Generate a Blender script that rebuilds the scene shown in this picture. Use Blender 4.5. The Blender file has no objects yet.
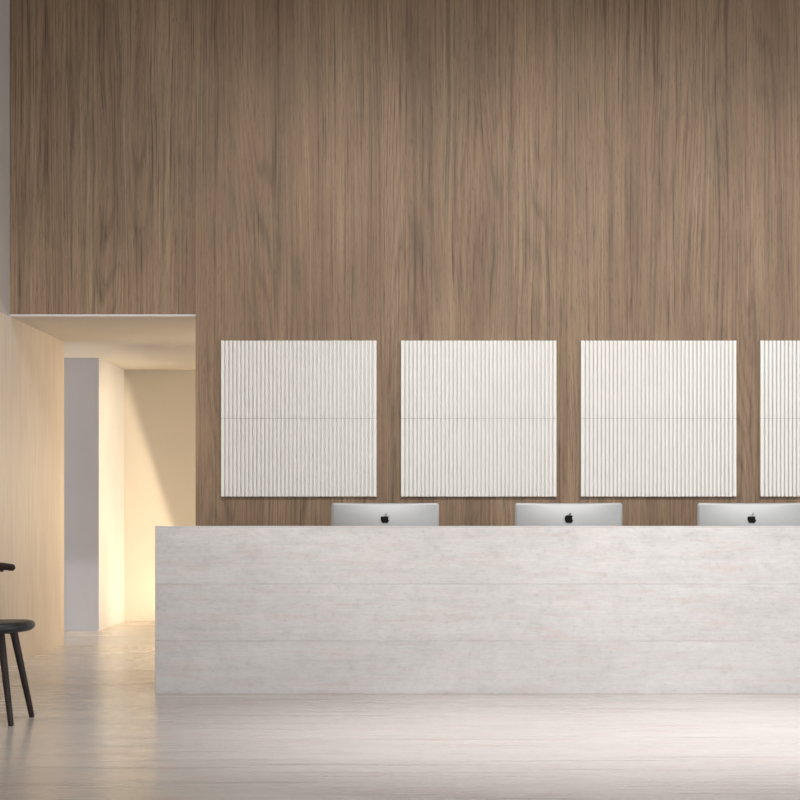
import bpy, bmesh, math, random
from mathutils import Vector, Matrix
random.seed(7)
C = bpy.context.scene.collection
S = bpy.context.scene

# ------------------------------------------------------------------ camera
cd = bpy.data.cameras.new('camera')
cam = bpy.data.objects.new('camera', cd)
C.objects.link(cam)
cam.location = (0, 0, 1.03)
cam.rotation_euler = (math.pi / 2, 0, 0)
cd.sensor_width = 36
cd.lens = 90
cd.shift_x = -0.025
cd.shift_y = 0.135
cd.clip_end = 100
S.camera = cam

# ------------------------------------------------------------------ world, view, lights
w = bpy.data.worlds.new('world')
S.world = w
w.use_nodes = True
w.node_tree.nodes['Background'].inputs[0].default_value = (0.8, 0.88, 1.0, 1)
w.node_tree.nodes['Background'].inputs[1].default_value = 0.5
S.view_settings.view_transform = 'Standard'
S.view_settings.look = 'None'
S.view_settings.gamma = 1
S.view_settings.exposure = 0.0


def look(o, target):
    o.rotation_euler = (Vector(target) - o.location).to_track_quat('-Z', 'Y').to_euler()


def area(name, loc, target, sx, sy, power, col, spread=180):
    d = bpy.data.lights.new(name, 'AREA')
    d.shape = 'RECTANGLE'
    d.size, d.size_y = sx, sy
    d.energy = power
    d.color = col
    d.spread = math.radians(spread)
    o = bpy.data.objects.new(name, d)
    C.objects.link(o)
    o.location = loc
    look(o, target)
    return o


def spot(name, loc, target, power, col, angle, blend, rad):
    d = bpy.data.lights.new(name, 'SPOT')
    d.energy = power
    d.color = col
    d.spot_size = math.radians(angle)
    d.spot_blend = blend
    d.shadow_soft_size = rad
    o = bpy.data.objects.new(name, d)
    C.objects.link(o)
    o.location = loc
    look(o, target)
    return o


# daylight through the tall glazing of the front wall, behind the viewer
area('window_daylight', (2.2, -2.7, 2.0), (2.2, 10, 1.2), 8.0, 3.0, 220, (0.95, 0.97, 1.0))
# soft fill from the right, added to brighten the left wall
area('side_fill', (6.8, 6.0, 1.7), (-2.7, 10, 1.0), 6.0, 2.6, 260, (0.95, 0.98, 1.0))
# ceiling wall washers aimed at the veneer wall
for wx, pw in ((-1.3, 330), (0.4, 480), (2.1, 530), (3.9, 450)):
    spot('wall_washer', (wx, 7.0, 5.15), (wx, 13.1, 1.5), pw, (1.0, 0.99, 0.97), 52, 0.75, 0.12)
# one more washer towards the left wall, above the waiting chair
spot('wall_washer', (-1.9, 9.3, 4.7), (-2.69, 13.3, 1.2), 190, (1.0, 0.97, 0.94), 36, 0.8, 0.08)
# ceiling downlights in front of the desk
for wx, pw in ((-0.9, 250), (1.1, 1020), (2.9, 620)):
    spot('downlight', (wx, 8.8, 5.15), (wx, 9.2, 0), pw, (0.97, 0.985, 1.0), 54, 1.0, 0.1)
# warm lamp below the corridor ceiling, round the corner behind the veneer wall
ld = bpy.data.lights.new('corridor_lamp', 'POINT')
ld.energy, ld.color, ld.shadow_soft_size = 195, (1.0, 0.80, 0.54), 0.028
lo = bpy.data.objects.new('corridor_lamp', ld)
C.objects.link(lo)
lo.location = (-0.7, 16.84, 1.25)
# a weaker fill, added behind the slanted panel to brighten the end wall
ld = bpy.data.lights.new('end_wall_fill', 'POINT')
ld.energy, ld.color, ld.shadow_soft_size = 20, (1.0, 0.78, 0.48), 0.05
lo = bpy.data.objects.new('end_wall_fill', ld)
C.objects.link(lo)
lo.location = (-0.9, 17.75, 0.9)
# warm line light added under the floor baffle, glows up the end wall
area('floor_line_light', (-1.955, 17.75, 0.05), (-2.5, 18.0, 0.6), 0.02, 0.7, 12, (1.0, 0.80, 0.52))
# cool fill added in the side corridor to brighten its grey wall
area('side_corridor_fill', (-5.6, 15.75, 0.9), (-2.9, 16.76, 0.4), 0.7, 1.3, 26, (0.9, 0.95, 1.0))


# ------------------------------------------------------------------ material helpers
class NT:
    def __init__(self, name):
        self.m = bpy.data.materials.new(name)
        self.m.use_nodes = True
        self.t = self.m.node_tree
        self.b = self.t.nodes['Principled BSDF']
        self.co = self.t.nodes.new('ShaderNodeTexCoord').outputs['Object']

    def n(self, typ, **kw):
        nd = self.t.nodes.new(typ)
        for k, v in kw.items():
            setattr(nd, k, v)
        return nd

    def link(self, a, b):
        self.t.links.new(a, b)

    def mapping(self, scale, loc=(0, 0, 0), src=None):
        m = self.n('ShaderNodeMapping')
        m.inputs['Scale'].default_value = scale
        m.inputs['Location'].default_value = loc
        self.link(src or self.co, m.inputs['Vector'])
        return m.outputs[0]

    def noise(self, vec, scale=1, detail=4, rough=0.55, dist=0):
        n = self.n('ShaderNodeTexNoise')
        n.inputs['Scale'].default_value = scale
        n.inputs['Detail'].default_value = detail
        n.inputs['Roughness'].default_value = rough
        n.inputs['Distortion'].default_value = dist
        self.link(vec, n.inputs['Vector'])
        return n.outputs['Fac']

    def ramp(self, fac, stops):
        r = self.n('ShaderNodeValToRGB')
        e = r.color_ramp.elements
        while len(e) < len(stops):
            e.new(0.5)
        for k, (p, c) in enumerate(stops):
            e[k].position = p
            e[k].color = (c, c, c, 1) if isinstance(c, (int, float)) else (*c, 1)
        self.link(fac, r.inputs[0])
        return r.outputs[0]

    def mix(self, fac, a, b, mode='MIX'):
        m = self.n('ShaderNodeMix', data_type='RGBA', blend_type=mode)
        for sock, v in ((m.inputs[0], fac), (m.inputs[6], a), (m.inputs[7], b)):
            if isinstance(v, (int, float)):
                sock.default_value = v
            elif isinstance(v, tuple):
                sock.default_value = (*v, 1)
            else:
                self.link(v, sock)
        return m.outputs[2]

    def math(self, op, a, b=0.0, c=None):
        m = self.n('ShaderNodeMath', operation=op)
        for k, v in enumerate((a, b, c)):
            if v is None:
                continue
            if isinstance(v, (int, float)):
                m.inputs[k].default_value = v
            else:
                self.link(v, m.inputs[k])
        return m.outputs[0]

    def sep(self, src=None):
        s = self.n('ShaderNodeSeparateXYZ')
        self.link(src or self.co, s.inputs[0])
        return s.outputs

    def bump(self, h, strength=0.1, dist=0.002):
        b = self.n('ShaderNodeBump')
        b.inputs['Strength'].default_value = strength
        b.inputs['Distance'].default_value = dist
        self.link(h, b.inputs['Height'])
        self.link(b.outputs[0], self.b.inputs['Normal'])

    def done(self, col, rough=0.5, metal=0.0, spec=0.5):
        for sock, v in ((self.b.inputs['Base Color'], col), (self.b.inputs['Roughness'], rough)):
            if isinstance(v, (int, float)):
                sock.default_value = v
            elif isinstance(v, tuple):
                sock.default_value = (*v, 1)
            else:
                self.link(v, sock)
        self.b.inputs['Metallic'].default_value = metal
        self.b.inputs['Specular IOR Level'].default_value = spec
        return self.m


def srgb(r, g, b):
    f = lambda c: ((c / 255 + 0.055) / 1.055) ** 2.4 if c > 10 else c / 255 / 12.92
    return (f(r), f(g), f(b))


def mat_walnut():
    t = NT('walnut_veneer')
    x, y, z = t.sep()
    # veneer leaves, each with its own offset; one joint falls on the opening's jamb
    leaf = t.math('FLOOR', t.math('DIVIDE', t.math('ADD', x, 1.472), 1.22))
    off = t.math('MULTIPLY', leaf, 7.31)

    def vec(xx):
        cv = t.n('ShaderNodeCombineXYZ')
        t.link(xx, cv.inputs[0])
        t.link(off, cv.inputs[1])
        t.link(z, cv.inputs[2])
        return cv.outputs[0]
    p0 = vec(x)
    # the grain wanders gently, here and there it swings round a cathedral
    wob = t.math('SUBTRACT', t.noise(t.mapping((1.3, 1, 0.3), src=p0), 1, 1, 0.4), 0.5)
    mask = t.ramp(t.noise(t.mapping((2.2, 1, 0.35), loc=(4, 2, 7), src=p0), 1, 1, 0.4), [(0.5, 0.12), (0.68, 1.0)])
    wob2 = t.math('MULTIPLY', mask, t.math('SUBTRACT', t.noise(t.mapping((6, 1, 1.0), src=p0), 1, 1.5, 0.4), 0.5))
    p = vec(t.math('ADD', x, t.math('ADD', t.math('MULTIPLY', wob, 0.10), t.math('MULTIPLY', wob2, 0.13))))
    broad = t.noise(t.mapping((5, 1, 0.14), src=p), 1, 3, 0.6)
    mid = t.noise(t.mapping((40, 1, 0.42), src=p), 1, 3, 0.6)
    fine = t.noise(t.mapping((100, 1, 1.3), src=p), 1, 3, 0.65)
    pores = t.noise(t.mapping((170, 1, 11), src=p), 1, 3, 0.7)
    patch = t.noise(t.mapping((2.5, 1, 1.4), loc=(1, 5, 2), src=p0), 1, 3, 0.55)
    # growth rings: contour lines of a slow, tall noise
    slow = t.noise(t.mapping((3.2, 1, 0.17), loc=(6, 3, 8), src=p0), 1, 1.6, 0.4)
    ring = t.math('SINE', t.math('MULTIPLY', slow, 190.0))
    rmask = t.ramp(t.noise(t.mapping((1.7, 1, 0.5), loc=(2, 9, 1), src=p0), 1, 2, 0.5), [(0.42, 0.1), (0.64, 0.75)])
    base = t.ramp(broad, [(0.32, srgb(127, 103, 84)), (0.5, srgb(143, 119, 97)), (0.68, srgb(156, 133, 108))])
    hue = t.ramp(t.noise(t.mapping((17, 1, 0.5), src=p), 1, 3, 0.5), [(0.36, srgb(141, 113, 94)), (0.64, srgb(146, 127, 99))])
    base = t.mix(0.28, base, hue)
    base = t.mix(0.8, base, t.ramp(patch, [(0.3, 0.85), (0.7, 1.1)]), 'MULTIPLY')
    base = t.mix(0.9, base, t.ramp(mid, [(0.30, 0.58), (0.41, 0.90), (0.55, 1.0), (0.74, 1.12)]), 'MULTIPLY')
    base = t.mix(rmask, base, t.mix(1.0, base, t.ramp(t.math('MULTIPLY_ADD', ring, 0.5, 0.5), [(0.0, 0.70), (0.35, 0.97), (1.0, 1.05)]), 'MULTIPLY'))
    base = t.mix(0.95, base, t.ramp(fine, [(0.29, 0.36), (0.43, 0.94), (0.56, 1.0), (0.72, 1.2)]), 'MULTIPLY')
    base = t.mix(0.8, base, t.ramp(pores, [(0.28, 0.52), (0.45, 1.0), (0.7, 1.12)]), 'MULTIPLY')
    return t.done(base, 0.55, 0, 0.3)


def mat_pale_ply():
    t = NT('pale_veneer')
    a = t.noise(t.mapping((1, 3, 0.7)), 1, 3, 0.6)
    b = t.noise(t.mapping((1, 40, 2.2), loc=(3, 1, 2)), 1, 4, 0.6, 0.4)
    c = t.noise(t.mapping((1, 120, 7), loc=(5, 1, 2)), 1, 2, 0.6)
    base = t.ramp(a, [(0.3, srgb(222, 210, 200)), (0.7, srgb(232, 222, 213))])
    base = t.mix(0.7, base, t.ramp(b, [(0.32, 0.86), (0.5, 1.0), (0.7, 1.04)]), 'MULTIPLY')
    base = t.mix(0.5, base, t.ramp(c, [(0.3, 0.9), (0.5, 1.0)]), 'MULTIPLY')
    return t.done(base, 0.6, 0, 0.25)


def mat_paint(name, col, rough=0.75):
    t = NT(name)
    n = t.noise(t.mapping((2, 2, 2)), 1, 4, 0.6)
    base = t.mix(1.0, col, t.ramp(n, [(0.3, 0.97), (0.7, 1.02)]), 'MULTIPLY')
    t.bump(t.noise(t.mapping((180, 180, 180)), 1, 2), 0.04, 0.001)
    return t.done(base, rough, 0, 0.25)


def mat_whitewash(name, tint, floor=False):
    """white-washed boards, grain along X; the second axis is Z on the desk, Y on the floor"""
    t = NT(name)
    x, y, z = t.sep()
    v = y if floor else t.math('ADD', z, 0.0219)
    board = 0.19 if floor else 0.3155
    lane = t.math('FLOOR', t.math('DIVIDE', v, board))
    frac = t.math('FRACT', t.math('DIVIDE', v, board))
    cv = t.n('ShaderNodeCombineXYZ')
    t.link(t.math('ADD', x, t.math('MULTIPLY', lane, 3.7)), cv.inputs[0])
    t.link(t.math('MULTIPLY', lane, 1.9), cv.inputs[1])
    t.link(v, cv.inputs[2])
    p = cv.outputs[0]
    k = 0.45 if floor else 1.0
    cloud = t.noise(t.mapping((1.1, 1, 5 * k), src=p), 1, 4, 0.62)
    streak = t.noise(t.mapping((1.6 if not floor else 0.9, 1, 45 * k), src=p), 1, 5, 0.65)
    fine = t.noise(t.mapping((13 if not floor else 7, 1, 150 * k), loc=(3, 0, 1), src=p), 1, 4, 0.7)
    pink = t.noise(t.mapping((2.6, 1, 17 * k), loc=(9, 4, 1), src=p), 1, 6, 0.75)
    chip = t.noise(t.mapping((30, 1, 62), loc=(1, 4, 5), src=p), 1, 4, 0.75)
    blot = t.noise(t.mapping((9, 1, 14), loc=(7, 4, 5), src=p), 1, 5, 0.75)
    base = t.ramp(cloud, [(0.3, tuple(c * 0.93 for c in tint)), (0.7, tuple(min(1, c * 1.05) for c in tint))])
    base = t.mix(0.8 if floor else 0.5, base, t.ramp(streak, [(0.28, 0.62 if floor else 0.86), (0.46, 0.97), (0.7, 1.08)]), 'MULTIPLY')
    base = t.mix(0.7, base, t.ramp(fine, [(0.28, 0.84), (0.45, 1.0), (0.7, 1.05)]), 'MULTIPLY')
    pk = t.ramp(pink, [(0.52, 0.0), (0.68, 0.75)])
    base = t.mix(pk, base, tuple(c * q for c, q in zip(tint, (0.97, 0.83, 0.81))))
    if not floor:
        base = t.mix(0.8, base, t.ramp(chip, [(0.30, 0.84), (0.43, 1.0), (0.7, 1.06)]), 'MULTIPLY')
        base = t.mix(0.8, base, t.ramp(blot, [(0.30, 0.88), (0.5, 1.0), (0.7, 1.05)]), 'MULTIPLY')
    # board joints
    edge = t.math('MINIMUM', frac, t.math('SUBTRACT', 1.0, frac))
    jw = 0.006 if floor else 0.0075
    patch = t.noise(t.mapping((3, 1, 1), src=p), 1, 3, 0.6)
    j = t.math('MULTIPLY', t.math('LESS_THAN', edge, jw), t.ramp(patch, [(0.35, 0.15), (0.6, 0.6)]))
    base = t.mix(j, base, tuple(c * 0.6 for c in tint))
    if floor:
        rough = t.ramp(streak, [(0.3, 0.30), (0.7, 0.20)])
        t.bump(streak, 0.02, 0.001)
        return t.done(base, rough, 0, 0.42)
    t.bump(fine, 0.08, 0.001)
    return t.done(base, 0.55, 0, 0.3)


def mat_simple(name, col, rough, metal=0.0, spec=0.5, var=0.05, scale=(20, 20, 20)):
    t = NT(name)
    n = t.noise(t.mapping(scale), 1, 3, 0.6)
    base = t.mix(1.0, col, t.ramp(n, [(0.3, 1 - var), (0.7, 1 + var)]), 'MULTIPLY')
    return t.done(base, rough, metal, spec)


def mat_stained():
    t = NT('dark_stained_wood')
    n = t.noise(t.mapping((60, 60, 5)), 1, 4, 0.6)
    base = t.ramp(n, [(0.3, srgb(30, 22, 22)), (0.7, srgb(58, 43, 41))])
    t.bump(n, 0.1, 0.001)
    return t.done(base, 0.5, 0, 0.4)


M = {
    'walnut': mat_walnut(),
    'ply': mat_pale_ply(),
    'plaster': mat_paint('grey_plaster', srgb(205, 201, 197)),
    'paint': mat_paint('warm_white_paint', srgb(222, 217, 210)),
    'grey_paint': mat_paint('pale_grey_paint', srgb(210, 211, 217)),
    'ceil': mat_paint('ceiling_paint', srgb(215, 210, 204)),
    'desk': mat_whitewash('whitewashed_board', srgb(214, 211, 210)),
    'floor': mat_whitewash('whitewashed_floor', srgb(205, 199, 193), floor=True),
    'trim': mat_simple('light_metal_trim', srgb(205, 198, 198), 0.5),
    'white': mat_simple('white_ceramic', srgb(240, 238, 234), 0.5, 0, 0.3, 0.015),
    'alu': mat_simple('brushed_aluminium', srgb(165, 166, 167), 0.5, 0.5, 0.5, 0.01),
    'black': mat_simple('gloss_black', srgb(12, 12, 14), 0.5, 0, 0.15),
    'faded': mat_simple('silver_emblem', srgb(150, 152, 153), 0.4, 0.3),
    'screen': mat_simple('dark_glass', srgb(8, 8, 10), 0.08),
    'leather': mat_simple('black_leather', srgb(30, 34, 39), 0.42, 0, 0.5, 0.1, (300, 300, 300)),
    'stain': mat_stained(),
    'glass': None,
}
g = NT('window_glass')
g.b.inputs['Transmission Weight'].default_value = 1
M['glass'] = g.done((1, 1, 1), 0.0)


# ------------------------------------------------------------------ mesh helpers
def bx(bm, x0, x1, y0, y1, z0, z1, mi=0):
    vs = [bm.verts.new(p) for p in ((x0, y0, z0), (x1, y0, z0), (x1, y1, z0), (x0, y1, z0),
                                    (x0, y0, z1), (x1, y0, z1), (x1, y1, z1), (x0, y1, z1))]
    for f in ((0, 3, 2, 1), (4, 5, 6, 7), (0, 1, 5, 4), (1, 2, 6, 5), (2, 3, 7, 6), (3, 0, 4, 7)):
        bm.faces.new([vs[k] for k in f]).material_index = mi
    return vs


def obj(name, bm, mats, parent=None, loc=(0, 0, 0), bevel=0, smooth=False, segs=2):
    me = bpy.data.meshes.new(name)
    bmesh.ops.recalc_face_normals(bm, faces=bm.faces)
    bm.to_mesh(me)
    bm.free()
    for m in (mats if isinstance(mats, (list, tuple)) else [mats]):
        me.materials.append(m)
    o = bpy.data.objects.new(name, me)
    C.objects.link(o)
    o.location = loc
    if parent:
        o.parent = parent
    if smooth:
        for p in me.polygons:
            p.use_smooth = True
    if bevel:
        md = o.modifiers.new('bevel', 'BEVEL')
        md.width = bevel
        md.segments = segs
        md.limit_method = 'ANGLE'
    return o


def struct(name, bm, mats, **k):
    o = obj(name, bm, mats, **k)
    o['kind'] = 'structure'
    return o


def box_struct(name, dims, mat, **k):
    bm = bmesh.new()
    bx(bm, *dims)
    return struct(name, bm, mat, **k)


def thing(name, label, cat, loc=(0, 0, 0), group=None):
    o = bpy.data.objects.new(name, None)
    C.objects.link(o)
    o.location = loc
    o.empty_display_size = 0.1
    o['label'] = label
    o['category'] = cat
    if group:
        o['group'] = group
    return o


def tube(bm, pts, radii, seg=20, caps=True):
    """swept round bar through pts with one radius per point"""
    rings = []
    pts = [Vector(p) for p in pts]
    for i, p in enumerate(pts):
        d = (pts[min(i + 1, len(pts) - 1)] - pts[max(i - 1, 0)]).normalized()
        up = Vector((0, 0, 1)) if abs(d.z) < 0.8 else Vector((0, 1, 0))
        u = d.cross(up).normalized()
        v = u.cross(d).normalized()
        r = radii[i] if isinstance(radii, (list, tuple)) else radii
        ru, rv = r if isinstance(r, tuple) else (r, r)
        rings.append([bm.verts.new(p + u * ru * math.cos(2 * math.pi * k / seg) + v * rv * math.sin(2 * math.pi * k / seg)) for k in range(seg)])
    for a, b in zip(rings, rings[1:]):
        for k in range(seg):
            bm.faces.new((a[k], a[(k + 1) % seg], b[(k + 1) % seg], b[k]))
    if caps:
        bm.faces.new(rings[0])
        bm.faces.new(rings[-1])


def rounded_end_tube(bm, a, b, r0, r1, seg=20, ease0=True, ease1=True):
    a, b = Vector(a), Vector(b)
    L = (b - a).length
    d = (b - a) / L
    pts, rad = [], []
    if ease0:
        for f in (0.0, 0.25, 0.6, 1.0):
            pts.append(a + d * (f * 0.35 * r0))
            rad.append(r0 * (0.6 + 0.4 * math.sqrt(1 - (1 - f) ** 2)))
    else:
        pts.append(a); rad.append(r0)
    if ease1:
        for f in (1.0, 0.6, 0.25, 0.0):
            pts.append(b - d * (f * 0.35 * r1))
            rad.append(r1 * (0.6 + 0.4 * math.sqrt(1 - (1 - f) ** 2)))
    else:
        pts.append(b); rad.append(r1)
    tube(bm, pts, rad, seg)


# ------------------------------------------------------------------ the setting
XL, XR = -2.692, 7.0          # hall side walls
YF, YW = -3.0, 13.12        # front wall, veneer wall
HC, HD = 5.25, 2.287         # hall ceiling, corridor ceiling
JX = -1.472                 # right jamb of the corridor opening
YL, YG, YB = 15.13, 16.76, 18.2

box_struct('floor', (-6.2, XR + 0.2, YF - 0.2, YB + 0.2, -0.1, 0), M['floor'])
box_struct('ceiling', (XL - 0.2, XR + 0.2, YF - 0.2, YW + 0.15, HC, HC + 0.15), M['ceil'])
# veneer wall with the corridor opening
bm = bmesh.new()
prof = [(JX, 0), (XR, 0), (XR, HC), (XL, HC), (XL, HD + 0.013), (JX, HD + 0.013)]
fr = [bm.verts.new((x, YW, z)) for x, z in prof]
bk = [bm.verts.new((x, YW + 0.15, z)) for x, z in prof]
bm.faces.new(fr)
bm.faces.new(bk[::-1])
for k in range(6):
    bm.faces.new((fr[k], bk[k], bk[(k + 1) % 6], fr[(k + 1) % 6]))
struct('wall_back', bm, M['walnut'])
# left wall: pale veneer below the lintel line, grey plaster above
bm = bmesh.new()
bx(bm, XL - 0.15, XL, YF - 0.2, YL, 0, HD, 0)
bx(bm, XL - 0.15, XL, YF - 0.2, YW + 0.15, HD + 0.0005, HC, 1)
struct('wall_left', bm, [M['ply'], M['plaster']])
box_struct('wall_right', (XR, XR + 0.2, YF - 0.2, YB, 0, HC), M['paint'])
# front wall behind the viewer with tall glazing
bm = bmesh.new()
bx(bm, XL, -1.9, YF - 0.2, YF, 0, HC)
bx(bm, 6.3, XR, YF - 0.2, YF, 0, HC)
bx(bm, -1.9, 6.3, YF - 0.2, YF, 0, 0.4)
bx(bm, -1.9, 6.3, YF - 0.2, YF, 4.8, HC)
struct('wall_front', bm, M['paint'])
bm = bmesh.new()
for k in range(5):
    fx = -1.9 + k * 8.14 / 4
    bx(bm, fx, fx + 0.06, YF - 0.14, YF - 0.06, 0.4, 4.8)
wf = struct('window_1', bm, M['trim'])
# corridor behind the veneer wall
bm = bmesh.new()
bx(bm, XL, JX, YW + 0.0002, YW + 0.15, HD, HD + 0.0128)
bx(bm, -6.2, XR, YW + 0.15, YB + 0.2, HD, HD + 0.0128)
struct('ceiling_corridor', bm, M['ceil'])
box_struct('wall_corridor', (-6.2, XL, YG, YB + 0.2, 0, HD), M['grey_paint'])
box_struct('wall_end', (XL, XR, YB, YB + 0.2, 0, HD), M['paint'])
box_struct('wall_side', (-6.2, XL - 0.15, YL - 0.15, YL, 0, HD), M['grey_paint'])
box_struct('wall_far', (-6.4, -6.2, YL - 0.15, YB + 0.2, 0, HD), M['grey_paint'])
# unseen slanted panel, added so its edge cuts the lamp's light off
bm = bmesh.new()
pl = [(-1.626, HD - 0.0002), (-1.626, 1.729), (-1.369, 0.923), (XR, 0.923), (XR, HD - 0.0002)]
fr = [bm.verts.new((x, 17.465, z)) for x, z in pl]
bk = [bm.verts.new((x, 17.485, z)) for x, z in pl]
bm.faces.new(fr)
bm.faces.new(bk[::-1])
for k in range(5):
    bm.faces.new((fr[k], bk[k], bk[(k + 1) % 5], fr[(k + 1) % 5]))
# slabs added above and below the lamp keep it off ceiling and floor
bx(bm, -0.85, XR, 16.7, 17.46, 1.33, 1.36)
bx(bm, -0.85, XR, 16.7, 17.46, 1.125, 1.145)
struct('lamp_baffle', bm, M['paint'])
# thin pale metal edge along the lintel
box_struct('trim_1', (XL, JX, YW - 0.004, YW - 0.0005, HD - 0.0005, HD + 0.013), M['trim'])

# unseen slab on supports, added to cut off the warm line light below
b = thing('floor_baffle', 'unseen low slab in the corridor, added to shade the warm floor light', 'floor_baffle', (-1.4, 17.45, 0))
bm = bmesh.new()
bx(bm, -0.63, 0.63, -0.66, 0.66, 0.25, 0.285)
obj('seat', bm, M['paint'], b)  # top slab of the added light baffle
for sx in (0.0, 0.5):
    bm = bmesh.new()
    bx(bm, sx - 0.02, sx + 0.02, -0.6, 0.6, 0, 0.25)
    obj('leg', bm, M['paint'], b)  # supports under the baffle slab

# ------------------------------------------------------------------ reception desk
SD = 2000 / 11.075
DX0, DX1 = (155 - 420) / SD, 3.4
DY = 11.075
DH = 1.03 - (526 - 508) / SD
desk = thing('reception_desk', 'long whitewashed timber reception desk with a plain board front', 'desk', (DX0, DY, 0))
bm = bmesh.new()
bx(bm, 0, DX1 - DX0, 0, 0.05, 0, DH)
obj('front_panel', bm, M['desk'], desk, bevel=0.0025)
for sx, n in ((0.0, 0), (DX1 - DX0 - 0.05, 1)):
    bm = bmesh.new()
    bx(bm, sx, sx + 0.05, 0.0505, 0.95, 0, DH - 0.05)
    obj('side_panel', bm, M['desk'], desk, bevel=0.0025)
bm = bmesh.new()
bx(bm, 0.0505, DX1 - DX0 - 0.0505, 0.0505, 1.25, 0.58, 0.62)
obj('worktop', bm, M['desk'], desk, bevel=0.002)
for k in range(4):
    bm = bmesh.new()
    x = 0.9 + k * 1.0
    bx(bm, x, x + 0.04, 0.0505, 0.95, 0, 0.58)
    obj('support_panel', bm, M['desk'], desk)

# ------------------------------------------------------------------ fluted wall panels
SP = 2000 / (YW - 0.035)
PZ0, PZS, PZ1 = 1.03 + (508 - 496.5) / SP, 1.03 + (508 - 418.3) / SP, 1.03 + (508 - 340.5) / SP
PW = 155.5 / SP


def fluted_tile(z0, z1):
    """39 rounded ribs over a flat back; x from 0, back on y=0, ribs towards -y"""
    N = 39
    pitch = PW / N
    gap = pitch * 0.24
    fr = []
    for k in range(N):
        x0 = k * pitch + gap / 2 * (k > 0)
        x1 = (k + 1) * pitch - gap / 2 * (k < N - 1)
        sl = pitch * 0.09
        fr.append((x0, -0.0095 if k else -0.01))
        fr.append((x0 + (sl if k else 0.0005), -0.0335))
        fr.append((x0 + sl + 0.002, -0.035))
        fr.append((x1 - sl - 0.002, -0.035))
        fr.append((x1 - (sl if k < N - 1 else 0.0005), -0.0335))
        fr.append((x1, -0.0095 if k < N - 1 else -0.01))
    fr = [(0, 0)] + fr + [(PW, 0)]
    bm = bmesh.new()
    lo = [bm.verts.new((x, y, z0)) for x, y in fr]
    hi = [bm.verts.new((x, y, z1)) for x, y in fr]
    n = len(fr)
    for k in range(n):
        bm.faces.new((lo[k], lo[(k + 1) % n], hi[(k + 1) % n], hi[k]))
    bm.faces.new(lo)
    bm.faces.new(hi[::-1])
    return bm


plabels = ['white ribbed wall panel beside the corridor opening, leftmost of the four on the wood wall',
           'white ribbed wall panel, second from the corridor opening on the wood wall',
           'white ribbed wall panel on the wood wall, third from the corridor opening',
           'white ribbed wall panel cut off by the right edge of the photo']
first = None
for k, px in enumerate((221, 401, 581, 760.5)):
    loc = ((px - 420) / SP, YW - 0.0003, 0)
    t = thing('ribbed_panel', plabels[k], 'wall panel', loc, 'white ribbed panels on the wood wall')
    if first is None:
        first = [obj('fluted_tile', fluted_tile(PZS + 0.0015, PZ1), M['white'], t),
                 obj('fluted_tile', fluted_tile(PZ0, PZS - 0.0015), M['white'], t)]
        bm = bmesh.new()
        bx(bm, 0.004, PW - 0.004, -0.012, 0, PZS - 0.0015, PZS + 0.0015)
        first.append(obj('joint', bm, M['trim'], t))
    else:
        for ch in first:
            c = ch.copy()
            C.objects.link(c)
            c.parent = t

# ------------------------------------------------------------------ computers
SM = 166.0
YM = 2000 / SM
WT = 0.62
TOPZ = 1.03 + 5 / SM
CW, CH = 108 / SM, 0.38


def rrect(w, h, r, n=6):
    """rounded rectangle outline, centred in x, z from 0 to h"""
    out = []
    for cx, cz, a0 in ((w / 2 - r, h - r, 0), (-w / 2 + r, h - r, 90), (-w / 2 + r, r, 180), (w / 2 - r, r, 270)):
        for k in range(n + 1):
            a = math.radians(a0 + 90 * k / n)
            out.append((cx + r * math.cos(a), cz + r * math.sin(a)))
    return out


def shell_mesh():
    """thin rounded-rectangle rim with a shallow smooth dome towards the viewer"""
    bm = bmesh.new()
    base = rrect(CW, CH, 0.016, 6)
    edge = []
    for k, (x, z) in enumerate(base):
        x2, z2 = base[(k + 1) % len(base)]
        m = max(1, int(math.hypot(x2 - x, z2 - z) / 0.03))
        edge += [(x + (x2 - x) * q / m, z + (z2 - z) * q / m) for q in range(m)]
    n = len(edge)
    rings = [[bm.verts.new((x, y, z)) for x, z in edge] for y in (0.040, 0.0325)]
    N = 16
    for q in range(N):
        f = 0.9985 if q == 0 else 1 - q / N
        ring = []
        for x, z in edge:
            u, v = f * x / (CW / 2), f * (z - CH / 2) / (CH / 2)
            y = 0.032 * (1 - (1 - u * u) * (1 - v * v))
            ring.append(bm.verts.new((f * x, y, CH / 2 + f * (z - CH / 2))))
        rings.append(ring)
    for a, b in zip(rings, rings[1:]):
        for k in range(n):
            bm.faces.new((a[k], a[(k + 1) % n], b[(k + 1) % n], b[k]))
    c = bm.verts.new((0, 0, CH / 2))
    for k in range(n):
        bm.faces.new((rings[-1][k], rings[-1][(k + 1) % n], c))
    bm.faces.new(rings[0])
    return bm


def extrude_poly(bm, pts, y0, y1):
    f = [bm.verts.new((x, y0, z)) for x, z in pts]
    k2 = [bm.verts.new((x, y1, z)) for x, z in pts]
    n = len(pts)
    bmesh.ops.triangulate(bm, faces=[bm.faces.new(f), bm.faces.new(k2[::-1])])
    for k in range(n):
        bm.faces.new((f[k], f[(k + 1) % n], k2[(k + 1) % n], k2[k]))


BODY = [(0, .70), (.10, .74), (.22, .76), (.33, .73), (.40, .66), (.28, .60), (.23, .52), (.23, .43), (.29, .33), (.42, .27),
        (.36, .16), (.28, .05), (.20, .0), (.12, .01), (0, .04), (-.12, .01), (-.20, 0), (-.29, .06), (-.37, .20),
        (-.42, .38), (-.42, .52), (-.37, .65), (-.28, .73), (-.18, .76), (-.08, .73)]
LEAF = [(0, .78), (.02, .88), (.09, .96), (.19, 1.0), (.19, .92), (.14, .83), (.07, .79)]


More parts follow.
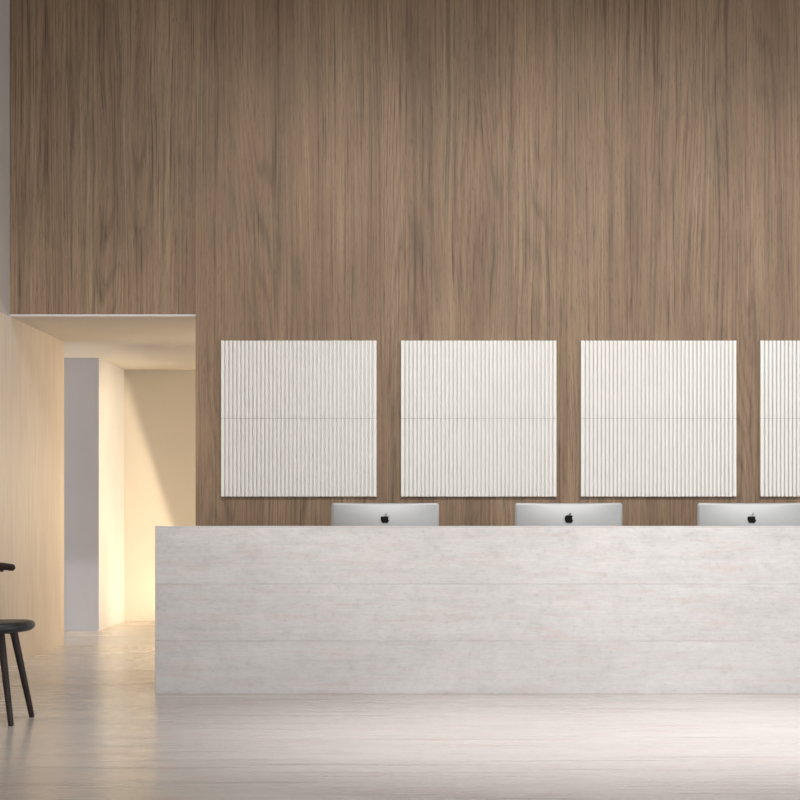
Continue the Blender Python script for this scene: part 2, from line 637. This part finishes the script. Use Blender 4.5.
def emblem_meshes(parent, cut, z0):
    s = 10.2 / SM
    body = [(x * s, z0 + (min(z, .64) if cut else z) * s) for x, z in BODY]
    bm = bmesh.new()
    # the dome is shallow here, the emblem lies on it
    extrude_poly(bm, body, -0.0015, 0.012)
    e = obj('emblem', bm, M['black'], parent)
    bm = bmesh.new()
    extrude_poly(bm, [(x * s, z0 + z * s) for x, z in LEAF], -0.0015, 0.015)
    obj('emblem_leaf', bm, M['faded'] if cut else M['black'], e)
    return e


def computer(px, label, cut):
    t = thing('desktop_computer', label, 'computer', ((px - 420) / SM, YM, WT), 'silver computers on the reception desk')
    z0 = TOPZ - WT - CH
    bm = shell_mesh()
    for v in bm.verts:
        v.co.z += z0
    sh = obj('casing', bm, M['alu'], t, smooth=True)
    bm = bmesh.new()
    bx(bm, -CW / 2 + 0.006, CW / 2 - 0.006, 0.0401, 0.0415, z0 + 0.06, z0 + CH - 0.006)
    obj('screen', bm, M['screen'], t)
    bm = bmesh.new()
    tubepts = [(0, 0.03, z0 + 0.05), (0, 0.05, z0 - 0.01), (0, 0.07, 0.008)]
    prev = None
    for x, y, z in tubepts:
        ring = [bm.verts.new((x + sx * 0.09, y + sy * 0.006 - 0.04, z)) for sx, sy in ((-1, -1), (1, -1), (1, 1), (-1, 1))]
        if prev:
            for k in range(4):
                bm.faces.new((prev[k], prev[(k + 1) % 4], ring[(k + 1) % 4], ring[k]))
        else:
            bm.faces.new(ring)
        prev = ring
    bm.faces.new(prev)
    obj('stand', bm, M['alu'], t)
    bm = bmesh.new()
    bx(bm, -0.1, 0.1, -0.01, 0.19, 0.0003, 0.008)
    obj('foot', bm, M['alu'], t, bevel=0.003)
    lz = 1.03 - (523.0 - 508) / SM - WT
    emblem_meshes(t, cut, lz)
    return t


computer(385, 'silver all-in-one computer seen from behind, leftmost of the three on the reception desk', True)
computer(569, 'silver all-in-one computer seen from behind, middle of the three on the reception desk', False)
computer(752, 'silver all-in-one computer seen from behind, cut off at right edge of the photo', True)

# ------------------------------------------------------------------ chair by the left wall
CXC, CYC = -2.116, 9.655
ch = thing('chair', 'dark wooden chair with a black leather seat beside the pale left wall', 'chair', (CXC, CYC, 0))
# seat: rounded cushion, slightly saddled
bm = bmesh.new()
A, B_, n = 0.25, 0.235, 56
layers = [(0.80, 0.434), (0.93, 0.437), (0.985, 0.447), (1.0, 0.461), (0.985, 0.472), (0.94, 0.480), (0.86, 0.485), (0.7, 0.486), (0.45, 0.483), (0.2, 0.481)]
rings = []
for f, z in layers:
    r = []
    for k in range(n):
        a = 2 * math.pi * k / n
        ca, sa = math.cos(a), math.sin(a)
        ex = 2 / 2.6
        x = A * f * abs(ca) ** ex * (1 if ca >= 0 else -1)
        y = B_ * f * abs(sa) ** ex * (1 if sa >= 0 else -1)
        r.append(bm.verts.new((x, y, z + 0.008 * (x / A) ** 2 - 0.004)))
    rings.append(r)
for a, b in zip(rings, rings[1:]):
    for k in range(n):
        bm.faces.new((a[k], a[(k + 1) % n], b[(k + 1) % n], b[k]))
bm.faces.new(rings[0])
bm.faces.new(rings[-1])
obj('seat', bm, M['leather'], ch, smooth=True)
# legs: the right pair matches the photo, the left pair mirrors it
for sx in (1, -1):
    for sy, foot, top in ((1, (0.204, 0.201), (0.125, 0.13)), (-1, (0.184, -0.205), (0.118, -0.13))):
        bm = bmesh.new()
        rounded_end_tube(bm, (sx * foot[0], foot[1], 0.0), (sx * top[0], top[1], 0.438), 0.0135, 0.0195)
        obj('leg', bm, M['stain'], ch, smooth=True)
# rails under the seat
for sy in (-1, 1):
    bm = bmesh.new()
    bx(bm, -0.135, 0.135, sy * 0.13 - 0.014, sy * 0.13 + 0.014, 0.415, 0.438)
    obj('seat_rail', bm, M['stain'], ch, bevel=0.003)
# low back: bar on a single central post
bm = bmesh.new()
pts, rad = [], []
for k in range(25):
    u = -1 + 2 * k / 24
    e = abs(u)
    pts.append((0.128 * u, 0.20 - 0.035 * u * u, 0.745 - 0.010 * u * u))
    q = max(0.0, (e - 0.86) / 0.14)
    rr = (0.019 - 0.002 * e) * math.sqrt(max(0.03, 1 - q ** 2.2))
    rad.append(rr)
tube(bm, pts, rad, 20)
obj('backrest', bm, M['stain'], ch, smooth=True)
bm = bmesh.new()
tube(bm, [(0, 0.15, 0.42), (0, 0.20, 0.5), (0, 0.212, 0.62), (0, 0.20, 0.735)], [(0.022, 0.012)] * 4, 20)
obj('back_post', bm, M['stain'], ch, smooth=True)
bm = bmesh.new()
bx(bm, -0.064, 0.064, 0.188, 0.212, 0.716, 0.730)
obj('bracket', bm, M['stain'], ch, bevel=0.003)
